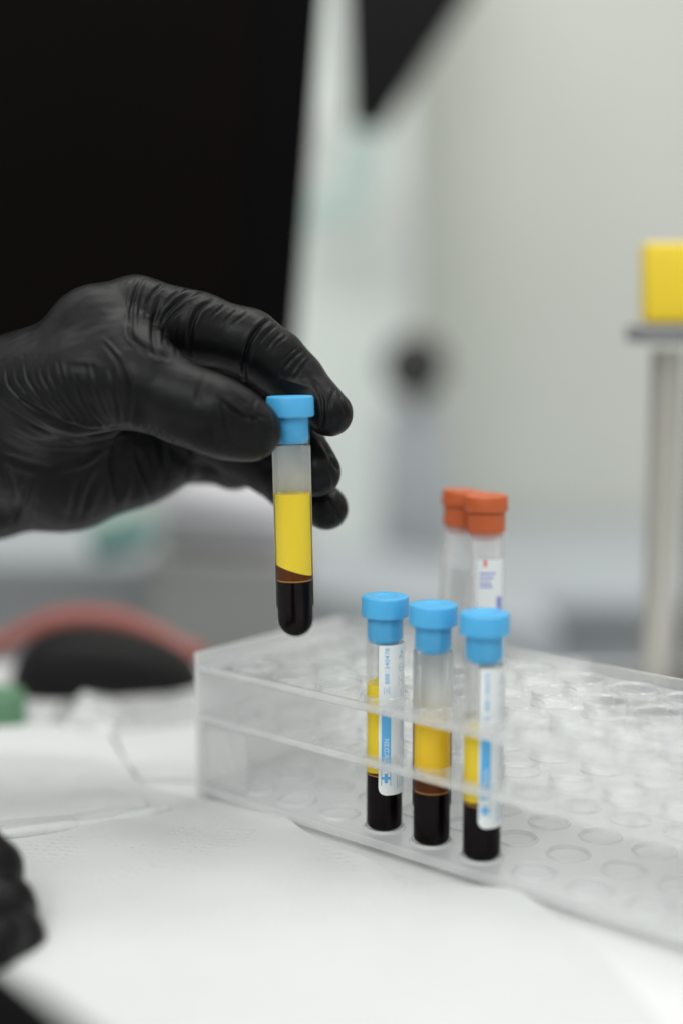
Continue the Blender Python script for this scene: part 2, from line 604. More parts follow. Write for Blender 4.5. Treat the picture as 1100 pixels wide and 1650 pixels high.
def tier(name, z0, z1, hr, mat, collar=True, solid=False, n=32):
    m = MB()
    for i in range(NL):
        for j in range(NS):
            cx, cyy = MARG + (i + .5) * PIT, (j + .5) * PIT
            sq, ci = [], []
            for k in range(n):
                a = 2 * math.pi * (k + .0) / n + math.pi / 4
                c, s = math.cos(a), math.sin(a)
                q_ = (PIT / 2) / max(abs(c), abs(s))
                sq.append((cx + c * q_, cyy + s * q_))
                ci.append((c, s))
            if solid:
                # plate with a shallow dished seat
                prof = [(1, z1), (7.3 / 7.3, z1)]
                rings = [(sq, z1, None), (None, z1, 7.6), (None, z1 + .9, 7.2), (None, z1 + .9, 6.9), (None, z1 - .6, 6.2), (None, z1 - 1.2, 3.0)]
                rows = []
                vs = []
                for (s_, z, r) in rings:
                    row = []
                    for k in range(n):
                        x, y = s_[k] if s_ else (cx + ci[k][0] * r, cyy + ci[k][1] * r)
                        row.append(len(vs)); vs.append((x, y, z))
                    rows.append(row)
                fs = [(a_[k], a_[(k + 1) % n], b_[(k + 1) % n], b_[k]) for a_, b_ in zip(rows, rows[1:]) for k in range(n)]
                fs.append(tuple(rows[-1]))
                base = []
                for k in range(n):
                    base.append(len(vs)); vs.append((sq[k][0], sq[k][1], z0))
                fs.append(tuple(base[::-1]))
                m.add(vs, fs)
            else:
                rings = [(sq, z1, None)]
                if collar:
                    rings += [(None, z1, hr + 1.5), (None, z1 + 1.0, hr + 1.25), (None, z1 + 1.3, hr + .85), (None, z1 + 1.0, hr + .45), (None, z1 + .1, hr + .12)]
                else:
                    rings += [(None, z1, hr + .5), (None, z1 - .15, hr + .15)]
                rings += [(None, z1 - .5, hr), (None, z0 - .7, hr), (None, z0 - .9, hr + .2), (None, z0 - .9, hr + .5), (None, z0, hr + .8), (sq, z0, None)]
                vs, rows = [], []
                for (s_, z, r) in rings:
                    row = []
                    for k in range(n):
                        x, y = s_[k] if s_ else (cx + ci[k][0] * r, cyy + ci[k][1] * r)
                        row.append(len(vs)); vs.append((x, y, z))
                    rows.append(row)
                fs = [(a_[k], a_[(k + 1) % n], b_[(k + 1) % n], b_[k]) for a_, b_ in zip(rows, rows[1:]) for k in range(n)]
                m.add(vs, fs)
    # outer border: end strips and edge faces
    for (a_, b_) in ((0.6, MARG), (LEN - MARG, LEN - 0.6)):
        xs = (a_, b_)
        for j in range(NS):
            m.add([(a_, j * PIT, z1), (b_, j * PIT, z1), (b_, (j + 1) * PIT, z1), (a_, (j + 1) * PIT, z1)], [(0, 1, 2, 3)])
            m.add([(a_, j * PIT, z0), (b_, j * PIT, z0), (b_, (j + 1) * PIT, z0), (a_, (j + 1) * PIT, z0)], [(3, 2, 1, 0)])
    edges = [((0.6, 0), (LEN - 0.6, 0)), ((LEN - .6, 0), (LEN - .6, WID)), ((LEN - .6, WID), (0.6, WID)), ((0.6, WID), (0.6, 0))]
    for (p, q_) in edges:
        d = np.array(q_) - np.array(p)
        nn = np.array([d[1], -d[0]]) / np.linalg.norm(d) * 0.5
        # rounded lip
        prof = [(0, z1), (nn * .7, z1 - .15), (nn, z1 - .6), (nn, z0 + .6), (nn * .7, z0 + .15), (0, z0)]
        vs = []
        for o_, z in prof:
            o2 = np.zeros(2) if isinstance(o_, int) else o_
            vs.append((p[0] + o2[0], p[1] + o2[1], z))
            vs.append((q_[0] + o2[0], q_[1] + o2[1], z))
        m.add(vs, [(2 * k, 2 * k + 1, 2 * k + 3, 2 * k + 2) for k in range(len(prof) - 1)])
    o = m.build(name, mat, rack, merge=True)
    return o


tier('top_tier', 50.0, 53.4, 7.15, M['rack'])
tier('middle_tier', 31.0, 34.4, 7.15, M['rack'], collar=False)
tier('base_plate', 3.0, 6.5, 7, M['rack_base'], solid=True)
# end walls, slightly frosted, rising above the top tier
for l0 in (-2.2, LEN + 0.2):
    m = MB()
    m.box(l0, l0 + 2.0, -1.0, WID + 1.0, 1.5, 57.5)
    m.build('end_wall', M['rack_frost'], rack, bevel=.7)
# short front returns beside the end walls
for l0 in (0.6, LEN - 22.6):
    m = MB()
    m.box(l0, l0 + 22, 0.9, 2.6, 7.2, 30.6)
    m.build('front_return', M['rack'], rack, bevel=.4)
for (za, zb_) in ((50.5, 53.6), (31.5, 34.5)):
    m = MB()
    m.box(0.8, LEN - .8, -1.7, -0.65, za, zb_)
    m.build('front_lip', M['rack_lip'], rack, bevel=.5)
m = MB()
m.box(0.3, LEN - .3, WID + 0.8, WID + 2.6, 47, 57.3)
m.build('back_rail', M['rack'], rack, bevel=.6)
for l0 in (5, LEN - 5):
    for s0 in (5, WID - 5):
        m = MB()
        m.lathe([(0, 2.95), (4.2, 2.95), (4.4, 2.0), (4.0, .3), (3.6, 0.05), (0, 0.05)], 24, (l0, s0))
        m.build('foot', M['rack'], rack)


# ------------------------------------------------------------------ tubes
def segment_mesh(r, zb, zt, slopeb=0, slopet=0, dirb=0, dirt=0, bottom=None, n=48, rows=10):
    """solid liquid plug, ends may slope; bottom='round' gives a dome of radius r"""
    m = MB()
    vs, fs = [], []
    prof_rows = []
    if bottom is not None:
        for k in range(1, 9):
            a = math.pi / 2 * k / 8
            prof_rows.append((r * math.sin(a) ** bottom[1], zb + bottom[0] * (1 - math.cos(a))))
    base = zb + (bottom[0] if bottom is not None else 0)
    for k in range(rows + 1):
        prof_rows.append((r, None if False else base + (zt - base) * k / rows, k / rows))
    for pr in prof_rows:
        for i in range(n):
            a = 2 * math.pi * i / n
            x, y = pr[0] * math.cos(a), pr[0] * math.sin(a)
            z = pr[1]
            if len(pr) == 3:
                f = pr[2]
                z += (1 - f) * slopeb * math.cos(a - dirb) + f * slopet * math.cos(a - dirt) if bottom is None else f * slopet * math.cos(a - dirt)
            vs.append((x, y, z))
    nr = len(prof_rows)
    for j in range(nr - 1):
        for i in range(n):
            i2 = (i + 1) % n
            fs.append((j * n + i, j * n + i2, (j + 1) * n + i2, (j + 1) * n + i))
    vs.append((0, 0, zb)); c0 = len(vs) - 1
    vs.append((0, 0, zt - .25)); c1 = len(vs) - 1
    for i in range(n):
        i2 = (i + 1) % n
        fs.append((c0, i2, i))
        fs.append((c1, (nr - 1) * n + i, (nr - 1) * n + i2))
    m.add(vs, fs)
    return m


def wrap_patch(m, r, a0, a1, z0, z1, rc=0.0, th=0.06, na=40, nz=24):
    """curved rectangle on the cylinder with rounded lower corners; angle 0 faces the camera (-Y), + to the right"""
    vs, fs = [], []
    W = r * (a1 - a0)
    for j in range(nz + 1):
        z = z0 + (z1 - z0) * (j / nz) ** 1.6
        ins = 0.0
        if rc and z - z0 < rc:
            ins = rc - math.sqrt(max(0, rc * rc - (rc - (z - z0)) ** 2))
        for i in range(na + 1):
            a = a0 + ins / r + (a1 - a0 - 2 * ins / r) * i / na
            vs.append((r * math.sin(a), -r * math.cos(a), z))
    n1 = len(vs)
    vs += [(x * (r - th) / r, y * (r - th) / r, z) for x, y, z in vs]
    w = na + 1
    for j in range(nz):
        for i in range(na):
            a = j * w + i
            fs.append((a, a + 1, a + w + 1, a + w))
            fs.append((n1 + a, n1 + a + w, n1 + a + w + 1, n1 + a + 1))
    for i in range(na):
        fs.append((i, n1 + i, n1 + i + 1, i + 1))
        a = nz * w + i
        fs.append((a, a + 1, n1 + a + 1, n1 + a))
    for j in range(nz):
        a = j * w
        fs.append((a, a + w, n1 + a + w, n1 + a))
        a = j * w + na
        fs.append((a, n1 + a, n1 + a + w, a + w))
    m.add(vs, fs)


def text_geo(s, size, bold=0.0):
    cu = bpy.data.curves.new('t', 'FONT')
    cu.body = s
    cu.size = size
    cu.offset = bold
    cu.align_x = 'LEFT'
    cu.resolution_u = 3
    o = bpy.data.objects.new('t', cu)
    COL.objects.link(o)
    bpy.context.view_layer.update()
    me = bpy.data.meshes.new_from_object(o.evaluated_get(bpy.context.evaluated_depsgraph_get()))
    vs = [(v.co.x, v.co.y) for v in me.vertices]
    fs = [tuple(p.vertices) for p in me.polygons]
    bpy.data.objects.remove(o)
    bpy.data.curves.remove(cu)
    bpy.data.meshes.remove(me)
    return vs, fs


def text_wrap(m, s, size, r, ang, z, fit=None, bold=0.0):
    """vertical text reading upwards, baseline on the right at angle ang (letters' tops to the left), starts at height z"""
    vs, fs = text_geo(s, size, bold)
    w = max(v[0] for v in vs)
    k = (fit / w) if fit else 1.0
    out = []
    for (x, y) in vs:
        a = ang - y / r
        out.append((r * math.sin(a), -r * math.cos(a), z + x * k))
    m.add(out, fs)


def ring_wrap(m, r, ang, z, rad, wd, n=28, square=False):
    vs, fs = [], []
    pts = []
    if square:
        hw, hh = rad
        for (x, y) in ((-hw, -hh), (hw, -hh), (hw, hh), (-hw, hh)):
            pts.append((x, y, x * (1 - wd / hw), y * (1 - wd / hh)))
    else:
        for k in range(n):
            a = 2 * math.pi * k / n
            pts.append((rad * math.cos(a), rad * math.sin(a), (rad - wd) * math.cos(a), (rad - wd) * math.sin(a)))
    for (x, y, x2, y2) in pts:
        for (u, v) in ((x, y), (x2, y2)):
            vs.append((r * math.sin(ang + u / r), -r * math.cos(ang + u / r), z + v))
    q_ = len(pts)
    for k in range(q_):
        k2 = (k + 1) % q_
        fs.append((2 * k, 2 * k2, 2 * k2 + 1, 2 * k + 1))
    m.add(vs, fs)


RO, RI = 6.5, 5.95


def make_glass(t, length, flat, mat):
    m = MB()
    # superelliptic bottom: flat = 1 hemisphere, <1 flatter
    hb = RO * flat
    prof = []
    for k in range(0, 13):
        a = math.pi / 2 * k / 12
        prof.append((RO * (math.sin(a) ** (1.0 if flat > .9 else 0.62)), hb * (1 - math.cos(a))))
    prof.append((RO, length * .5))
    prof.append((RO, length - .3)); prof.append((RO - .3, length)); prof.append((RI + .25, length)); prof.append((RI, length - .3))
    prof.append((RI, length * .5))
    hi = RI * flat
    zb = 0.75
    for k in range(12, -1, -1):
        a = math.pi / 2 * k / 12
        prof.append((RI * (math.sin(a) ** (1.0 if flat > .9 else 0.62)), zb + hi * (1 - math.cos(a))))
    m.lathe(prof, 72)
    return m.build('glass_wall', mat, t)


def make_cap(t, length, mat, ribs=24, r=8.0, depth=9.0, h=7.0):
    m = MB()
    z = length + .15
    m.lathe([(0, z + h - .6), (3.0, z + h - .6), (3.8, z + h - .3), (4.6, z + h), (r - .7, z + h), (r - .2, z + h - .25), (r, z + h - .8),
             (r + .1, z + 1.0), (r + .05, z + .35), (r - .35, z), (0, z)], 72)
    cap = m.build('cap', mat, t)
    m = MB()
    n = 96
    vs, fs = [], []
    rows = [(z - .02, RI - .1, 0), (z - .8, RI + .06, .05), (z - depth + 1.6, RI + .06, .05), (z - depth + .7, RI - .3, .05), (z - depth, RI - .8, 0)]
    for (zz, rr, am) in rows:
        for k in range(n):
            a = 2 * math.pi * k / n
            q_ = rr - am * (0.5 + 0.5 * math.cos(a * ribs / 2))
            vs.append((q_ * math.cos(a), q_ * math.sin(a), zz))
    for j in range(len(rows) - 1):
        for k in range(n):
            k2 = (k + 1) % n
            fs.append((j * n + k, j * n + k2, (j + 1) * n + k2, (j + 1) * n + k))
    fs.append(tuple(range(n)))
    fs.append(tuple((len(rows) - 1) * n + k for k in range(n))[::-1])
    m.add(vs, fs)
    m.build('stopper', mat, cap)
    return cap


def rad(d):
    return math.radians(d)


def blood_tube(label, loc, length, flat, blood_top, gel_top, gslope, gdir, pl_top, pslope=0, lab=None, rest='', printed=True, group='blue capped blood tubes', gapline=True, plasma='plasma'):
    t = thing('blood_tube', label, 'test tube', loc, group)
    make_glass(t, length, flat, M['glass'])
    make_cap(t, length, M['blue_cap'])
    rr = RI + .03
    segment_mesh(rr, 0.72, blood_top, bottom=(RI * flat, 1.0 if flat > .9 else .62)).build('blood', M['blood'], t)
    if gapline:
        segment_mesh(rr, blood_top + .02, blood_top + .35, 0, 0).build('gel_line', M['gel_line'], t)
    segment_mesh(rr, blood_top + .37, gel_top, 0, gslope, 0, gdir).build('gel', M['gel'], t)
    segment_mesh(rr, gel_top + .03, pl_top, gslope, pslope, gdir, gdir).build('plasma', M[plasma], t)
    if lab:
        a0, a1, z0, z1 = lab
        m = MB()
        wrap_patch(m, RO + .12, rad(a0), rad(a1), z0, z1, rc=2.6)
        lb = m.build('label', M['label'], t)
        if printed:
            r = RO + .15
            mid = rad(4)
            zt = z1
            dz = z0 - 11.5
            m = MB()
            text_wrap(m, '8881340478', 2.1, r, mid + .12, 50.5 + dz, fit=12.4, bold=.01)
            ring_wrap(m, r, mid, 48.3 + dz, (0.95, 1.1), .16, square=True)
            text_wrap(m, 'REF', .9, r, mid + .05, 47.5 + dz, fit=1.6)
            # blue bar
            wrap_patch(m, r, rad(-11), rad(17), 21.2 + dz, 41.5 + dz, th=.02)
            # cross logo in a square
            ring_wrap(m, r, rad(3), 17.6 + dz, (1.7, 2.6), .28, square=True)
            wrap_patch(m, r, rad(-1.8), rad(7.8), 15.9 + dz, 19.3 + dz, th=.02, na=8, nz=4)
            wrap_patch(m, r + .005, rad(-11), rad(17), 17.15 + dz, 18.05 + dz, th=.02, na=8, nz=4)
            m.build('print', M['ink'], lb, smooth=False, fixn=False)
            m = MB()
            text_wrap(m, 'COVIDIEN', 2.2, r + .03, rad(10.5), 21.7 + dz, fit=9.7, bold=.0)
            m.build('brand_lettering', M['ink_white'], lb, smooth=False, fixn=False)
            m = MB()
            text_wrap(m, 'Rx', 3.0, r, rad(61), 58.6 + dz, bold=.04)
            ring_wrap(m, r, rad(53), 55.9 + dz, 1.35, .2)
            text_wrap(m, '2', 1.8, r, rad(58), 55.4 + dz)
            ring_wrap(m, r, rad(53), 51.2 + dz, (1.2, 1.7), .18, square=True)
            ring_wrap(m, r, rad(53), 51.2 + dz, .4, .2)
            # rows of minute print
            for q_, (an, za, zb) in enumerate([(38, 13.6, 20.5), (48, 13.8, 19.8), (57, 14.0, 19.0), (66, 14.2, 20.0), (52, 31, 37), (60, 30, 39), (53, 45, 48.5)]):
                zz = za
                while zz < zb:
                    l_ = random.uniform(.35, .8)
                    wrap_patch(m, r, rad(an), rad(an + 3.2), zz + dz, zz + l_ + dz, th=.02, na=2, nz=1)
                    zz += l_ + random.uniform(.15, .35)
            m.build('fine_print', M['ink_pale'], lb, smooth=False, fixn=False)
    return t


def hole(i, j):
    return R(MARG + (i + .5) * PIT, (j + .5) * PIT, 5.55)


TL = 75.6
t1 = blood_tube('blue capped blood tube in the rack with the number 8881340478 readable on its label', hole(3, 0), TL, .38, 20.6, 22.5, 1.2, 0, 53.0, 0.7,
                lab=(-20, 200, 14.6, 66.9))
t2 = blood_tube('blue capped blood tube in the rack with wide yellow plasma and no label in front', hole(4, 0), TL, .38, 19.2, 24.0, -3.0, 0, 42.2, -1.6,
                lab=(95, 265, 12.5, 67), printed=False, plasma='plasma_warm')
t3 = blood_tube('blurred blue capped blood tube in the rack, its white label ending above the dark blood', hole(5, 0), TL, .38, 19.6, 21.3, .8, 0, 44.5, 0,
                lab=(-17, 190, 12.8, 65.8))
for tt_, (rx, ry) in ((t1, (0.0, 0)), (t2, (0.0, -.008)), (t3, (0.0, -.012))):
    pass

# the tube held in the hand
hb = P(477, 1027, 480)
ht = P(467, 638, 480)
axis = Vector(ht - hb)
th_ = blood_tube('blue capped blood tube held up between gloved thumb and index finger', tuple(hb), axis.length - 7.2, 1.0, 20.2, 23.8, -2.0, 0, 50.2, 0,
                 lab=(100, 262, 9.5, 66), printed=False)
th_.rotation_euler = (-.01, math.atan2(axis.x, axis.z), 0)
m = MB()
wrap_patch(m, RO + .16, rad(104), rad(128), 12, 30, th=.03)
for c in th_.children:
    if c.name.startswith('label'):
        m.build('print', M['ink_violet'], c, smooth=False)


def orange_tube(label, loc, tilt, lab):
    L = 105.0
    t = thing('sample_tube', label, 'test tube', loc, 'orange capped tubes at the back of the rack')
    t.rotation_euler = tilt
    make_glass(t, L, .6, M['haze_glass'])
    make_cap(t, L, M['orange_cap'], ribs=36, r=8.0, depth=10.5, h=6.0)
    m = MB()
    m.lathe([(RO + .05, L - 7.3), (7.0, L - 7.2), (7.1, L - .2), (RO + .05, L)], 60)
    m.build('cap_skirt', M['orange_cap'], t)
    m = MB()
    wrap_patch(m, RO + .12, rad(lab[0]), rad(lab[1]), lab[2], lab[3], rc=1)
    lb = m.build('label', M['label'], t)
    if lab[4]:
        m = MB()
        wrap_patch(m, RO + .16, rad(-14), rad(-4), 85.5, 88, th=.02, na=4, nz=2)
        m.build('red_mark', M['ink_red'], lb)
        m = MB()
        for z_ in (82.5, 80.8, 79, 77.6):
            wrap_patch(m, RO + .16, rad(-28), rad(random.uniform(0, 25)), z_, z_ + .7, th=.02, na=6, nz=1)
        wrap_patch(m, RO + .16, rad(28), rad(50), 65, 74, th=.02, na=6, nz=2)
        m.build('print', M['ink_violet'], lb)
    return t


orange_tube('upright orange capped tube with a white printed label, behind the blue caps', hole(3, 3), (0, -.018, 0), (-38, 60, 46, 88, True))
orange_tube('leaning orange capped tube showing no label, left of the upright orange one', hole(2, 3), (-.02, .06, 0), (60, 200, 30, 80, False))


# ------------------------------------------------------------------ gloved hands (signed distance fields, one skin)
def smin(a, b, k):
    h = np.maximum(k - np.abs(a - b), 0) / k
    return np.minimum(a, b) - h * h * k * 0.25


class Field:
    def __init__(self, xs, ys, zs):
        self.ax = (xs.astype(np.float32), ys.astype(np.float32), zs.astype(np.float32))
        self.shape = (len(xs), len(ys), len(zs))
        self.FAR = np.float32(60)

    def empty(self):
        return np.full(self.shape, self.FAR, np.float32)

    def cone(self, vol, a, b, ra, rb, k):
        pad_ = max(k, 9.0) + 3
        lo = np.minimum(a - ra, b - rb) - pad_
        hi = np.maximum(a + ra, b + rb) + pad_
        sl = []
        for c in range(3):
            i0 = np.searchsorted(self.ax[c], lo[c]); i1 = np.searchsorted(self.ax[c], hi[c])
            if i1 <= i0: return
            sl.append(slice(i0, i1))
        X = self.ax[0][sl[0]][:, None, None] - a[0]
        Y = self.ax[1][sl[1]][None, :, None] - a[1]
        Z = self.ax[2][sl[2]][None, None, :] - a[2]
        ba = (b - a).astype(np.float32)
        L2 = float(ba @ ba)
        h = np.clip((X * ba[0] + Y * ba[1] + Z * ba[2]) / L2, 0, 1)
        d = np.sqrt((X - h * ba[0]) ** 2 + (Y - h * ba[1]) ** 2 + (Z - h * ba[2]) ** 2) - (ra + h * (rb - ra))
        s = tuple(sl)
        vol[s] = smin(vol[s], d.astype(np.float32), k)

    def chain(self, vol, pts, k=2.5):
        for (p, q_) in zip(pts, pts[1:]):
            self.cone(vol, P(*p[:3]), P(*q_[:3]), p[3], q_[3], k)


def surface_nets(vol, xs, ys, zs):
    nx, ny, nz = vol.shape
    neg = vol < 0
    c = np.zeros((nx - 1, ny - 1, nz - 1), np.uint8)
    for dx in (0, 1):
        for dy in (0, 1):
            for dz in (0, 1):
                c += neg[dx:nx - 1 + dx, dy:ny - 1 + dy, dz:nz - 1 + dz]
    act = (c > 0) & (c < 8)
    idx = np.argwhere(act)
    ids = np.full(act.shape, -1, np.int64)
    ids[act] = np.arange(len(idx))
    I, J, K = idx.T
    acc = np.zeros((len(idx), 3)); cnt = np.zeros(len(idx))
    ax = (xs, ys, zs)
    corners = [(a, b_, c_) for a in (0, 1) for b_ in (0, 1) for c_ in (0, 1)]
    for a in corners:
        for b_ in corners:
            if sum(abs(a[q_] - b_[q_]) for q_ in range(3)) != 1 or a > b_: continue
            va = vol[I + a[0], J + a[1], K + a[2]]; vb = vol[I + b_[0], J + b_[1], K + b_[2]]
            mk = (va < 0) != (vb < 0)
            t_ = np.where(mk, va / np.where(va - vb == 0, 1, va - vb), 0)
            pa_ = np.stack([ax[0][I + a[0]], ax[1][J + a[1]], ax[2][K + a[2]]], 1)
            pb_ = np.stack([ax[0][I + b_[0]], ax[1][J + b_[1]], ax[2][K + b_[2]]], 1)
            acc += np.where(mk[:, None], pa_ + (pb_ - pa_) * t_[:, None], 0)
            cnt += mk
    V = acc / cnt[:, None]
    F = []
    for axn in range(3):
        s0 = [slice(1, -1)] * 3; s1 = [slice(1, -1)] * 3
        s0[axn] = slice(0, -1); s1[axn] = slice(1, None)
        n0 = neg[tuple(s0)]; n1 = neg[tuple(s1)]
        ed = np.argwhere(n0 != n1)
        flip = n0[tuple(ed.T)]
        off = np.array([1, 1, 1]); off[axn] = 0
        e = ed + off
        u, v = [(1, 2), (2, 0), (0, 1)][axn]
        q_ = []
        for (du, dv) in ((-1, -1), (0, -1), (0, 0), (-1, 0)):
            w = e.copy(); w[:, u] += du; w[:, v] += dv
            q_.append(ids[w[:, 0], w[:, 1], w[:, 2]])
        q_ = np.stack(q_, 1)
        q_ = np.where(flip[:, None], q_, q_[:, ::-1])
        F.append(q_)
    return V, np.concatenate(F)


def crease_field(px, py, creases):
    h = np.zeros(len(px))
    for pts, w, dep in creases:
        pts = np.array(pts, float)
        # smooth the polyline (Catmull-like resample)
        s = np.r_[0, np.cumsum(np.linalg.norm(np.diff(pts, axis=0), axis=1))]
        n = max(8, int(s[-1] / 5))
        q_ = np.linspace(0, s[-1], n)
        sx = np.interp(q_, s, pts[:, 0]); sy = np.interp(q_, s, pts[:, 1])
        for _ in range(3):
            sx[1:-1] = (sx[:-2] + 2 * sx[1:-1] + sx[2:]) / 4; sy[1:-1] = (sy[:-2] + 2 * sy[1:-1] + sy[2:]) / 4
        R_ = 4.5 * w
        mk = np.where((px > sx.min() - R_) & (px < sx.max() + R_) & (py > sy.min() - R_) & (py < sy.max() + R_))[0]
        if not len(mk): continue
        X, Y = px[mk], py[mk]
        best = np.full(len(mk), 1e9); tb = np.zeros(len(mk)); side = np.zeros(len(mk))
        for k in range(n - 1):
            ax_, ay_ = sx[k], sy[k]; bx, by = sx[k + 1] - ax_, sy[k + 1] - ay_
            L2 = bx * bx + by * by + 1e-9
            t_ = np.clip(((X - ax_) * bx + (Y - ay_) * by) / L2, 0, 1)
            dx, dy = X - ax_ - t_ * bx, Y - ay_ - t_ * by
            d = np.sqrt(dx * dx + dy * dy)
            m_ = d < best
            best[m_] = d[m_]; tb[m_] = (k + t_[m_]) / (n - 1)
            side[m_] = np.sign(dx * by - dy * bx)[m_]
        tap = np.sin(np.pi * np.clip(tb, 0.02, .98)) ** .6
        g = -np.exp(-(best / w) ** 2) + 0.38 * np.exp(-((best - 2.3 * w) / (1.1 * w)) ** 2)
        h[mk] += dep * tap * g
    return h


def mesh_from(V, F, name, mat, parent=None):
    me = bpy.data.meshes.new(name)
    me.vertices.add(len(V)); me.vertices.foreach_set('co', (V * MM).astype(np.float32).ravel())
    me.loops.add(F.size); me.loops.foreach_set('vertex_index', F.astype(np.int32).ravel())
    me.polygons.add(len(F))
    me.polygons.foreach_set('loop_start', np.arange(0, F.size, 4, dtype=np.int32))
    me.polygons.foreach_set('loop_total', np.full(len(F), 4, np.int32))
    me.update(calc_edges=True)
    me.polygons.foreach_set('use_smooth', [True] * len(F))
    me.materials.append(mat)
    o = bpy.data.objects.new(name, me)
    COL.objects.link(o)
    if parent: o.parent = parent
    return o


def vnormals(V, F):
    a = V[F[:, 2]] - V[F[:, 0]]; b_ = V[F[:, 3]] - V[F[:, 1]]
    fn = np.cross(a, b_)
    N = np.zeros_like(V)
    for k in range(4):
        for c in range(3):
            N[:, c] += np.bincount(F[:, k], fn[:, c], len(V))
    return N / (np.linalg.norm(N, axis=1)[:, None] + 1e-12)


def smooth_mesh(V, F, it=2):
    for _ in range(it):
        S = np.zeros_like(V); n = np.zeros(len(V))
        for (a, b_) in ((0, 1), (1, 2), (2, 3), (3, 0)):
            for c in range(3):
                S[:, c] += np.bincount(F[:, a], V[F[:, b_], c], len(V)) + np.bincount(F[:, b_], V[F[:, a], c], len(V))
            n += np.bincount(F[:, a], minlength=len(V)) + np.bincount(F[:, b_], minlength=len(V))
        V = V * .5 + .5 * S / n[:, None]
    return V


def soft_noise(V, scale, seed):
    """cheap smooth 3-D value: sum of rotated sines"""
    r = np.random.default_rng(seed)
    h = np.zeros(len(V))
    for k in range(7):
        d = r.normal(size=3); d /= np.linalg.norm(d)
        f = r.uniform(.6, 1.6) / scale
        h += np.sin(V @ d * f * 2 * math.pi + r.uniform(0, 6.28))
    return h / 7


# --- main hand
step = 0.45
xs = np.concatenate([np.arange(-262, -122, 2.0), np.arange(-122, 14, step)])
ys = np.concatenate([np.arange(452, 527, step), np.arange(527, 592, 1.1)])
zs = np.arange(84, 206, step)
fl = Field(xs, ys, zs)
palm = fl.empty()
K = 9.0
for pts in (
    [(-560, 690, 545, 27), (-40, 678, 527, 22.0), (95, 619, 510, 17.5), (170, 547, 503, 14.5), (222, 505, 502, 12.8)],
    [(-40, 662, 532, 22), (205, 560, 522, 14)],
    [(-40, 690, 535, 23), (200, 630, 538, 14.5)],
    [(-560, 720, 555, 28), (-40, 772, 543, 22.5), (110, 758, 541, 21.3), (215, 735, 545, 18), (292, 722, 549, 14.0)],
    [(40, 655, 510, 20), (150, 645, 512, 15)],
    [(30, 622, 502, 18), (150, 582, 497, 16)],
    [(-60, 690, 518, 26), (90, 715, 532, 22), (200, 700, 542, 17)],
):
    fl.chain(palm, pts, K)
thumb = fl.empty()
fl.chain(thumb, [(70, 628, 494, 18.5), (140, 616, 484, 17), (222, 621, 476, 14.2), (300, 652, 472, 12.7), (345, 669, 470, 12.5), (378, 683, 470, 11.3), (405, 695, 470, 9.9)], 4)
web = fl.empty()
fl.chain(web, [(150, 530, 494, 14), (210, 566, 484, 11), (250, 600, 479, 9)], 4)
body = smin(palm, thumb, np.float32(5.0))
body = smin(body, web, np.float32(9.0))
D = body.copy()
fingers = [
    [(222, 505, 502, 12.8), (318, 529, 500, 12.3), (400, 552, 499, 11.2), (442, 580, 499, 10.6), (475, 611, 499, 9.7), (531, 666, 491, 8.0)],
    [(205, 560, 522, 12), (300, 600, 524, 11.5), (400, 640, 520, 10.3), (475, 700, 508, 9.2), (508, 761, 496, 8.9)],
    [(200, 640, 538, 12), (290, 675, 540, 11), (390, 728, 535, 10.3), (468, 780, 522, 9.1), (526, 819, 507, 7.9)],
    [(195, 700, 552, 11), (318, 736, 556, 9.8), (378, 750, 546, 8.8), (402, 754, 534, 7.6)],
]
for f_ in fingers:
    v = fl.empty()
    fl.chain(v, f_, 3.0)
    D = np.minimum(D, smin(body, v, np.float32(3.0)))
del palm, thumb, web, body
V, F = surface_nets(D, xs, ys, zs)
del D
V = smooth_mesh(V, F, 1)
N = vnormals(V, F)
px, py = proj(V)
view = V - np.array([0, 0, CAM_H]); view /= np.linalg.norm(view, axis=1)[:, None]
face = np.clip(-(N * view).sum(1) / .25, 0, 1)


def C7(pts, w, d): return ([(x / 2.75 + 180, y / 2.75 + 420) for x, y in pts], w, d)
def C8(pts, w, d): return ([(x / 3.3333, y / 3.3333 + 520) for x, y in pts], w, d)


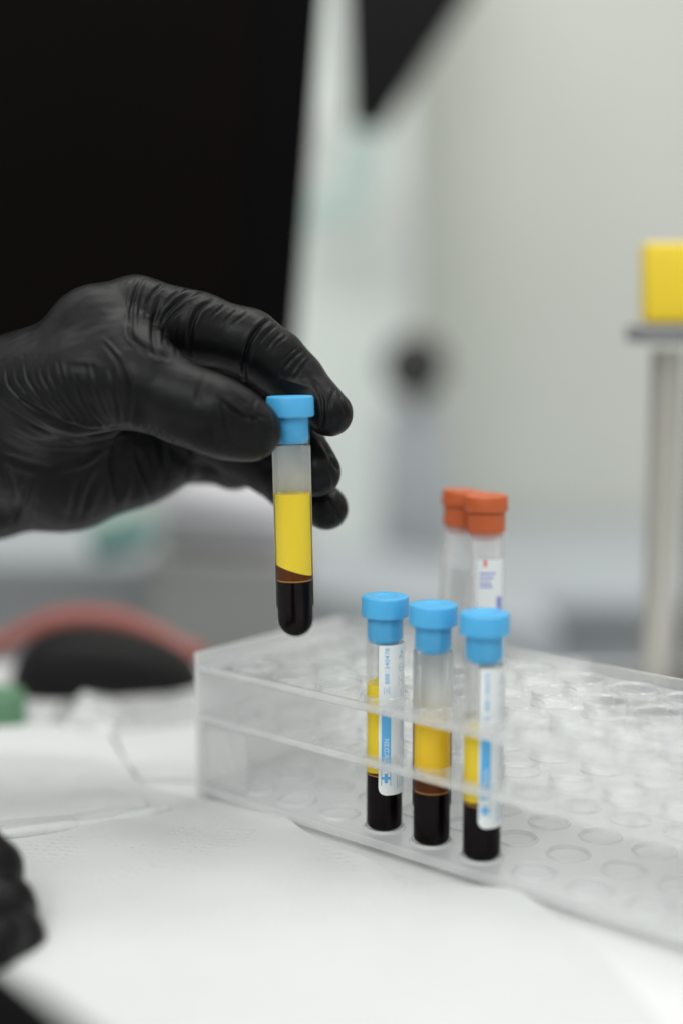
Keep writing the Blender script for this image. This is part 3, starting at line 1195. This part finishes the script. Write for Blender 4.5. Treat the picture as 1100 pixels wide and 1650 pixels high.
cr_index = [
    C7([(135, 78), (108, 130), (92, 190), (85, 260), (95, 340)], 3.2, .75),
    C7([(100, 85), (74, 140), (70, 230)], 2.5, .45),
    C7([(165, 85), (140, 130), (125, 200), (120, 300)], 2.6, .35),
    C7([(240, 98), (190, 135), (160, 190)], 2.6, .5),
    C7([(215, 180), (190, 260), (185, 340), (200, 420)], 4.0, .9),
    C7([(395, 130), (310, 165), (245, 230), (215, 290)], 3.0, .85),
    C7([(330, 120), (265, 160), (225, 215)], 2.2, .5),
    C7([(350, 190), (275, 235), (235, 300), (225, 380)], 2.4, .5),
    C7([(455, 178), (385, 212), (355, 280), (343, 370), (360, 440)], 3.2, 1.0),
    C7([(300, 250), (280, 330), (290, 420)], 2.4, .4),
    C7([(610, 222), (570, 255), (530, 285)], 2.0, .35),
    C7([(565, 210), (520, 250), (500, 270)], 1.8, .3),
    C7([(505, 195), (470, 225), (440, 250)], 1.8, .3),
    C7([(712, 255), (660, 290), (620, 340), (597, 400), (583, 460), (590, 520)], 3.0, 1.2),
    C7([(735, 285), (690, 320), (650, 370)], 2.0, .4),
    C7([(750, 320), (705, 360), (690, 390)], 1.8, .35),
    C7([(775, 335), (725, 375)], 1.7, .3),
    C7([(845, 398), (800, 430), (758, 485), (745, 530)], 2.4, .65),
    C7([(820, 385), (790, 410), (770, 440)], 1.8, .35),
    C7([(870, 425), (830, 470), (800, 520)], 2.0, -.35),
    C7([(900, 540), (935, 610), (940, 690), (925, 760)], 2.6, .5),
    C7([(985, 575), (960, 640), (965, 710)], 2.4, .45),
    C7([(1010, 590), (1020, 640), (1040, 690)], 2.2, .4),
    C7([(720, 520), (800, 540), (880, 560)], 4.0, -.3),
    # middle and ring tips
    C7([(930, 800), (965, 850), (980, 900), (1010, 930)], 3.0, .9),
    C7([(960, 900), (985, 960), (980, 1040)], 2.4, .35),
    C7([(950, 1050), (1000, 1120), (1010, 1160)], 2.6, .45),
]
cr_thumb = [
    C7([(475, 600), (530, 655), (585, 690), (645, 705)], 2.6, .9),
    C7([(490, 625), (500, 700), (520, 760), (510, 800)], 2.8, .6),
    C7([(600, 655), (632, 705), (640, 750)], 2.2, .6),
    C7([(645, 612), (622, 640), (640, 690), (690, 700)], 2.2, .55),
    C7([(520, 560), (560, 610), (605, 640)], 2.0, .45),
    C7([(560, 785), (640, 772), (705, 780)], 2.4, .4),
    C7([(540, 820), (620, 835), (690, 815)], 2.6, .3),
    C7([(420, 500), (390, 560), (380, 640)], 4.0, .35),
    C7([(460, 720), (480, 780), (470, 840)], 2.6, .3),
    C7([(258, 808), (272, 785)], 2.0, .8),
    C7([(160, 765), (168, 735)], 1.8, .6),
    C7([(195, 775), (200, 745)], 1.6, .5),
    C7([(225, 785), (232, 760)], 1.6, .5),
    C7([(125, 755), (130, 730)], 1.6, .4),
    C7([(350, 840), (352, 815)], 1.6, .4),
    C7([(700, 640), (722, 700), (725, 780)], 2.4, .3),
]
cr_th = []
fam = [
    [(30, 205), (40, 330), (120, 420), (230, 500)], [(80, 200), (90, 310), (180, 420), (320, 520)],
    [(130, 180), (145, 300), (230, 430), (370, 545)], [(172, 180), (190, 300), (270, 420), (400, 545)],
    [(215, 175), (225, 290), (290, 400), (430, 565)], [(263, 180), (272, 290), (335, 410), (450, 540)],
    [(308, 195), (330, 290), (380, 400), (480, 535)], [(355, 225), (375, 330), (430, 450), (520, 560)],
    [(410, 280), (445, 410), (510, 520), (590, 575)], [(490, 190), (520, 330), (560, 450), (600, 520)],
    [(590, 250), (620, 380), (645, 480), (650, 540)], [(455, 220), (475, 330), (520, 430)],
]
for q_, pts in enumerate(fam):
    cr_th.append(C8(pts, 2.2 + .4 * (q_ % 3 == 1), .50 - .14 * (q_ % 2) - (.08 if q_ > 6 else 0)))
cr_th += [
    C8([(570, 118), (640, 210), (690, 330), (702, 400), (690, 545)], 3.0, .75),
    C8([(0, 430), (80, 490), (200, 560), (400, 655)], 2.8, .35),
    C8([(130, 420), (210, 480), (330, 540), (420, 572), (500, 588), (600, 583), (695, 566)], 4.2, 1.6),
    C8([(350, 200), (500, 210), (560, 250)], 5, -.35),
    # web between thumb and index
    C8([(560, 90), (600, 130), (650, 190)], 2.6, -.4),
    C8([(685, 0), (705, 80), (790, 140), (900, 190)], 3.2, 1.1),
    C8([(740, 110), (800, 170), (860, 200)], 2.4, .35),
    # palm folds
    C8([(655, 590), (570, 680), (450, 765), (300, 800)], 4.5, -.7),
    C8([(640, 620), (600, 760), (625, 880), (620, 1010)], 4.5, 1.0),
    C8([(740, 700), (790, 850), (815, 985)], 4.5, 1.0),
    C8([(690, 760), (700, 860), (660, 980)], 5, -.7),
    C8([(545, 780), (480, 920), (430, 1060)], 5, .8),
    C8([(380, 830), (360, 950), (330, 1090)], 5.0, -.5),
    C8([(440, 800), (410, 930), (380, 1080)], 4, .5),
    C8([(160, 840), (110, 960), (60, 1150)], 5, .9),
    C8([(30, 740), (75, 900), (80, 1080)], 5, .8),
    C8([(200, 860), (180, 980), (150, 1120)], 4.5, .5),
    C8([(0, 700), (150, 760), (300, 790)], 5, .6),
    C8([(870, 640), (890, 760), (880, 880)], 5, .7),
    C8([(1000, 680), (1010, 780), (990, 870)], 5, .7),
    C8([(0, 560), (150, 640), (300, 690), (450, 680)], 5, .5),
]
h = crease_field(px, py, cr_index + cr_thumb + cr_th)
h = np.clip(h * 1.05, -2.4, 1.0) * face
h += 0.22 * soft_noise(V, 17, 3) + 0.10 * soft_noise(V, 6.5, 5)
V = V + N * h[:, None]
hand = mesh_from(V, F, 'gloved_hand', M['glove'])
tag(hand, 'hand in a wrinkled black nitrile glove pinching the raised tube between thumb and index finger', 'gloved hand')
m = MB()
q_ = P(-560, 705, 550)
m.tube([q_ + np.array([18, 0, 0]), q_ + np.array([-10, 3, -2]), q_ + np.array([-90, 12, -14]), q_ + np.array([-190, 25, -34])], [34, 35, 39, 45], 48)
m.build('sleeve', M['sleeve'], hand)

# --- second hand, low at the left, near the camera
st = 1.3
A = P(-330, 1540, 372)
xs = np.arange(-205, -70, st); ys = np.arange(285, 445, st); zs = np.arange(-1, 75, st)
fl = Field(xs, ys, zs)
pl = fl.empty()
fl.chain(pl, [(-230, 1440, 392, 20), (-120, 1450, 400, 13)], 8)
fl.chain(pl, [(-250, 1560, 350, 22), (-150, 1500, 390, 14)], 8)
fl.chain(pl, [(-300, 1650, 330, 21), (-200, 1500, 385, 18)], 8)
D = pl.copy()
for f_ in (
    [(-150, 1365, 412, 11), (-60, 1370, 414, 11), (-18, 1402, 412, 10), (-12, 1440, 408, 9)],
    [(-130, 1430, 405, 10.5), (-50, 1440, 405, 10), (4, 1466, 402, 9.8), (4, 1500, 397, 9.2)],
    [(-130, 1490, 396, 10.5), (-40, 1490, 394, 9.8), (17, 1512, 392, 9.4), (10, 1530, 388, 8.8)],
    [(-150, 1560, 372, 10), (-70, 1545, 378, 9), (-22, 1530, 380, 8.6), (0, 1512, 384, 8)],
    [(-200, 1640, 340, 13), (-110, 1640, 346, 11), (-40, 1640, 345, 9.5), (-12, 1655, 340, 8.8)],
):
    v = fl.empty()
    fl.chain(v, f_, 3.0)
    D = np.minimum(D, smin(pl, v, np.float32(5)))
V, F = surface_nets(D, xs, ys, zs)
V = smooth_mesh(V, F, 2)
V = V + vnormals(V, F) * (0.4 * soft_noise(V, 14, 9))[:, None]
V[:, 2] = np.maximum(V[:, 2], 2.4)
h2 = mesh_from(V, F, 'gloved_hand', M['glove'])
tag(h2, 'blurred black gloved hand resting on the towel in the lower left corner', 'gloved hand')
m = MB()
a, b_ = P(-240, 1640, 335), P(-150, 2300, 230)
m.tube([P(-150, 1580, 365), P(-75, 1620, 345), P(-26, 1748, 270), P(150, 1950, 230), P(300, 3200, 140)], [11, 12.5, 20, 24, 28], 40)
m.build('sleeve', M['sleeve'], h2)


# ------------------------------------------------------------------ background things
def quad_prism(name, pts, d, th, mat, parent=None, bevel=2, tilt=0):
    """solid panel whose front outline is given at distance d, with real thickness th"""
    m = MB()
    n = len(pts)
    f = [P(x, y, d) for x, y in pts]
    k = [p + np.array([0, th, 0]) for p in f]
    m.add(list(f) + k, [tuple(range(n)), tuple(range(2 * n - 1, n - 1, -1))] + [(i, n + i, n + (i + 1) % n, (i + 1) % n) for i in range(n)])
    return m.build(name, mat, parent, bevel=bevel)


mon = thing('monitor', 'large black monitor filling the upper left behind the gloved hand', 'monitor', P(200, 700, 790))
mo = Vector(mon.location)


def reloc(o, par):
    o.parent = par
    o.location = -par.location
    return o


reloc(quad_prism('housing', [(-900, -500), (557, -500), (464, 700), (-900, 745)], 860, 32, M['black_plastic'], None, 4), mon)
reloc(quad_prism('screen', [(-870, -470), (458, -470), (368, 668), (-870, 712)], 857.5, 2, M['screen'], None, .4), mon)
m = MB()
m.tube([P(-200, 200, 892), P(-200, 180, 1000), P(-260, 150, 1500), P(-260, 150, 2102)], 18, 20)
reloc(m.build('wall_arm', M['dark_grey'], None), mon)

scn = thing('wall_monitor', 'black tilted screen whose lower corner hangs into the top of the picture', 'monitor', P(620, 0, 1250))
reloc(quad_prism('housing', [(538, -420), (1022, -420), (616, 208), (560, 196)], 1250, 40, M['dark_grey'], None, 5), scn)
m = MB()
m.tube([P(700, -260, 1290), P(700, -260, 2102)], 16, 16)
reloc(m.build('wall_arm', M['dark_grey'], None), scn)

# pale panel/pillar left half of the wall
tag(quad_prism('pillar', [(300, -700), (660, -700), (668, 1500), (300, 1500)], 1800, 300, M['wall_light'], None, 12),
    'pale narrow wall pillar in the far background', 'pillar', kind='structure')

po = quad_prism('poster', [(455, 190), (640, 186), (612, 370), (470, 372)], 1690, 2, M['paper'], None, 0)
tag(po, 'out of focus white notice with a pale teal print beside the big monitor', 'poster')
pt = quad_prism('teal_print', [(545, 215), (618, 215), (596, 340), (560, 362), (478, 360), (482, 318), (545, 300)], 1687, 1.5, M['pale_teal'], None, 0)
pt.parent = po

# far counter
fc = thing('counter', 'long grey laboratory counter in front of the far wall', 'counter', (0, 1500, -800))
m = MB(); m.box(-1500, 1500, 1480, 2090, -142, -120)
reloc(m.build('worktop', M['blue_grey'], None, bevel=4), fc)
m = MB(); m.box(-1500, 1500, 1520, 2085, -800, -144)
reloc(m.build('cabinet_front', M['blue_grey'], None, bevel=4), fc)

# instrument with round black knob
ins = thing('lab_instrument', 'blurred blue grey instrument column with a round black knob on top', 'instrument', P(668, 900, 1500))
reloc(quad_prism('column', [(618, 660), (722, 660), (735, 905), (608, 905)], 1500, 80, M['instrument_grey'], None, 10), ins)
m = MB(); c_ = P(667, 590, 1490)
vs = []
m.lathe([(0, 18), (24, 18), (33, 12), (34, -10), (24, -18), (0, -18)], 32)
kb = m.build('knob', M['knob_grey'], None)
kb.parent = ins
kb.location = Vector(c_ * MM) - ins.location
kb.rotation_euler = (math.radians(80), 0, 0)
reloc(quad_prism('neck', [(652, 610), (686, 610), (690, 668), (648, 668)], 1510, 30, M['blue_grey'], None, 4), ins)

# stand with yellow block
stn = thing('stand', 'metal stand with a yellow block on its grey plate, at the right edge', 'stand', P(1075, 1180, 640))
reloc(quad_prism('yellow_block', [(1040, 390), (1190, 390), (1190, 522), (1040, 522)], 632, 14, M['yellow'], None, 2.5), stn)
reloc(quad_prism('plate', [(1030, 525), (1230, 525), (1230, 556), (1030, 553)], 628, 32, M['grey_metal'], None, 1.2), stn)
m = MB()
c_ = P(1074, 556, 650)
m.lathe([(0, c_[2] - 2), (7.0, c_[2] - 2), (7.0, 8), (0, 8)], 32, (c_[0], c_[1]))
reloc(m.build('pole', M['steel'], None), stn)
m = MB()
c2 = P(1150, 556, 665)
m.lathe([(0, c2[2] - 2), (11.0, c2[2] - 2), (11.0, 8), (0, 8)], 32, (c2[0], c2[1]))
reloc(m.build('pole', M['steel'], None), stn)
m = MB()
m.box(c_[0] - 25, c2[0] + 40, 625, 700, .3, 8)
reloc(m.build('base', M['grey_metal'], None, bevel=1.5), stn)

# computer mouse (black) and red rubber tubing, left
ms = thing('computer_mouse', 'black computer mouse lying at the far left of the table', 'mouse', PZ(160, 1120, 0))
m = MB()
nu, nv = 40, 20
vs, fs = [], []
cx, cy0 = PZ(170, 1110, 0)[:2]
for j in range(nv + 1):
    v = j / nv * math.pi / 2
    for i in range(nu):
        u = 2 * math.pi * i / nu
        cu, su = math.cos(u), math.sin(u)
        e = 0.8
        x = 47 * math.copysign(abs(cu) ** e, cu) * math.cos(v) ** .55
        y = 28 * math.copysign(abs(su) ** e, su) * math.cos(v) ** .55
        z = 27 * math.sin(v) * (1 - .25 * (x / 47) - .15 * (x / 47) ** 2)
        a = math.radians(12)
        vs.append((cx + x * math.cos(a) - y * math.sin(a), cy0 + 8 + x * math.sin(a) + y * math.cos(a), z + .2))
for j in range(nv):
    for i in range(nu):
        fs.append((j * nu + i, j * nu + (i + 1) % nu, (j + 1) * nu + (i + 1) % nu, (j + 1) * nu + i))
fs.append(tuple(range(nu))[::-1]); fs.append(tuple(nv * nu + i for i in range(nu)))
m.add(vs, fs)
reloc(m.build('shell', M['dark_grey'], None), ms)
m = MB()
wp = P(128, 1030, 690)
m.tube([wp + np.array([-6, 0, 0]), wp + np.array([6, 1, 0])], 5.5, 20)
reloc(m.build('scroll_wheel', M['grey_metal'], None), ms)

pts = [(-60, 1110), (-20, 1090), (5, 1062), (35, 1020), (80, 998), (140, 990), (200, 998), (250, 1020), (285, 1042), (306, 1062), (316, 1085), (318, 1105)]
pp = [P(x, y, 745 + 10 * math.sin(i * .5)) for i, (x, y) in enumerate(pts)]
pp = [np.array([p[0], p[1], max(p[2], 4.4)]) for p in pp]
q2 = []
for i in range(len(pp) - 1):
    for k in range(6):
        s = k / 6; s_ = s * s * (3 - 2 * s) * .3 + s * .7
        q2.append(pp[i] * (1 - s_) + pp[i + 1] * s_)
q2 = np.array(q2)
for _ in range(6):
    q2[1:-1] = (q2[:-2] + 2 * q2[1:-1] + q2[2:]) / 4
m = MB(); m.tube(q2, 5.2, 18)
tag(m.build('rubber_tubing', M['rubber_red']), 'loop of reddish rubber tubing arching behind the black mouse', 'rubber tubing')

m = MB()
c_ = PZ(-10, 1172, 0)
m.lathe([(0, .2), (13, .2), (13, 12), (12, 14), (0, 14)], 32, (c_[0], c_[1] + 8))
tag(m.build('bottle_cap', M['green']), 'small green screw cap on the table at the left edge', 'bottle cap')

# crumpled film
vs, fs = [], []
nx_, ny_ = 60, 40
g0, g1 = PZ(70, 1175, 0), PZ(420, 1120, 0)
for j in range(ny_):
    for i in range(nx_):
        u, v = i / (nx_ - 1), j / (ny_ - 1)
        x = g0[0] + u * 105
        y = 590 + v * 75 + 6 * u
        e = min(1, 6 * min(u, 1 - u, v, 1 - v))
        z = 0.5 + e * (5.0 * math.exp(-((u - .16) / .13) ** 2 - ((v - .35) / .3) ** 2) * 2.6 + 2.2 * abs(math.sin(x / 7 + 1.3 * math.sin(y / 9)) * math.cos(y / 8 + math.sin(x / 11))) + 1.0 * abs(math.sin(x / 2.9 + y / 5)))
        vs.append((x, y, z))
for j in range(ny_ - 1):
    for i in range(nx_ - 1):
        a = j * nx_ + i
        fs.append((a, a + 1, a + nx_ + 1, a + nx_))
m = MB(); m.add(vs, fs)
o = m.build('plastic_wrapper', M['wrap'])
sm = o.modifiers.new('thickness', 'SOLIDIFY'); sm.thickness = .0003
tag(o, 'crumpled translucent plastic wrapper lying behind the folded pad', 'wrapper')

# second folded towel bit between pad and rack
def fz(x, y, u, v):
    return 1.2 + .9 * math.sin(v * 9 + u * 2) + .5 * wob(x, y, 8, .3)


o = sheet('tissue', [(180, 1190), (270, 1182), (340, 1178), (420, 1178)], [(225, 1262), (290, 1262), (345, 1262), (420, 1262)], M['towel'], nx=60, ny=40, th=1, zfun=fz)
tag(o, 'small crumpled white tissue between the pad and the left end of the rack', 'tissue')

# grey equipment in the middle distance
bx = thing('equipment_box', 'blurred grey equipment box with a white lid, under the gloved hand', 'equipment', PZ(380, 1010, -20))
reloc(quad_prism('case', [(235, 893), (488, 905), (482, 1075), (240, 1075)], 1000, 150, M['counter_grey'], None, 6), bx)
reloc(quad_prism('lid', [(268, 770), (470, 800), (480, 902), (240, 890)], 1005, 140, M['white_box'], None, 20), bx)
tl = thing('teal_tray', 'blurred teal tray standing left of the grey equipment box', 'tray', PZ(180, 900, -20))
reloc(quad_prism('tray_body', [(135, 862), (232, 845), (236, 890), (150, 905)], 990, 60, M['teal'], None, 4), tl)
cb = quad_prism('side_bench', [(-700, 905), (240, 905), (900, 1010), (900, 1600), (-700, 1600)], 1150, 260, M['blue_grey'], None, 5)
tag(cb, 'grey bench block behind the table', 'bench')
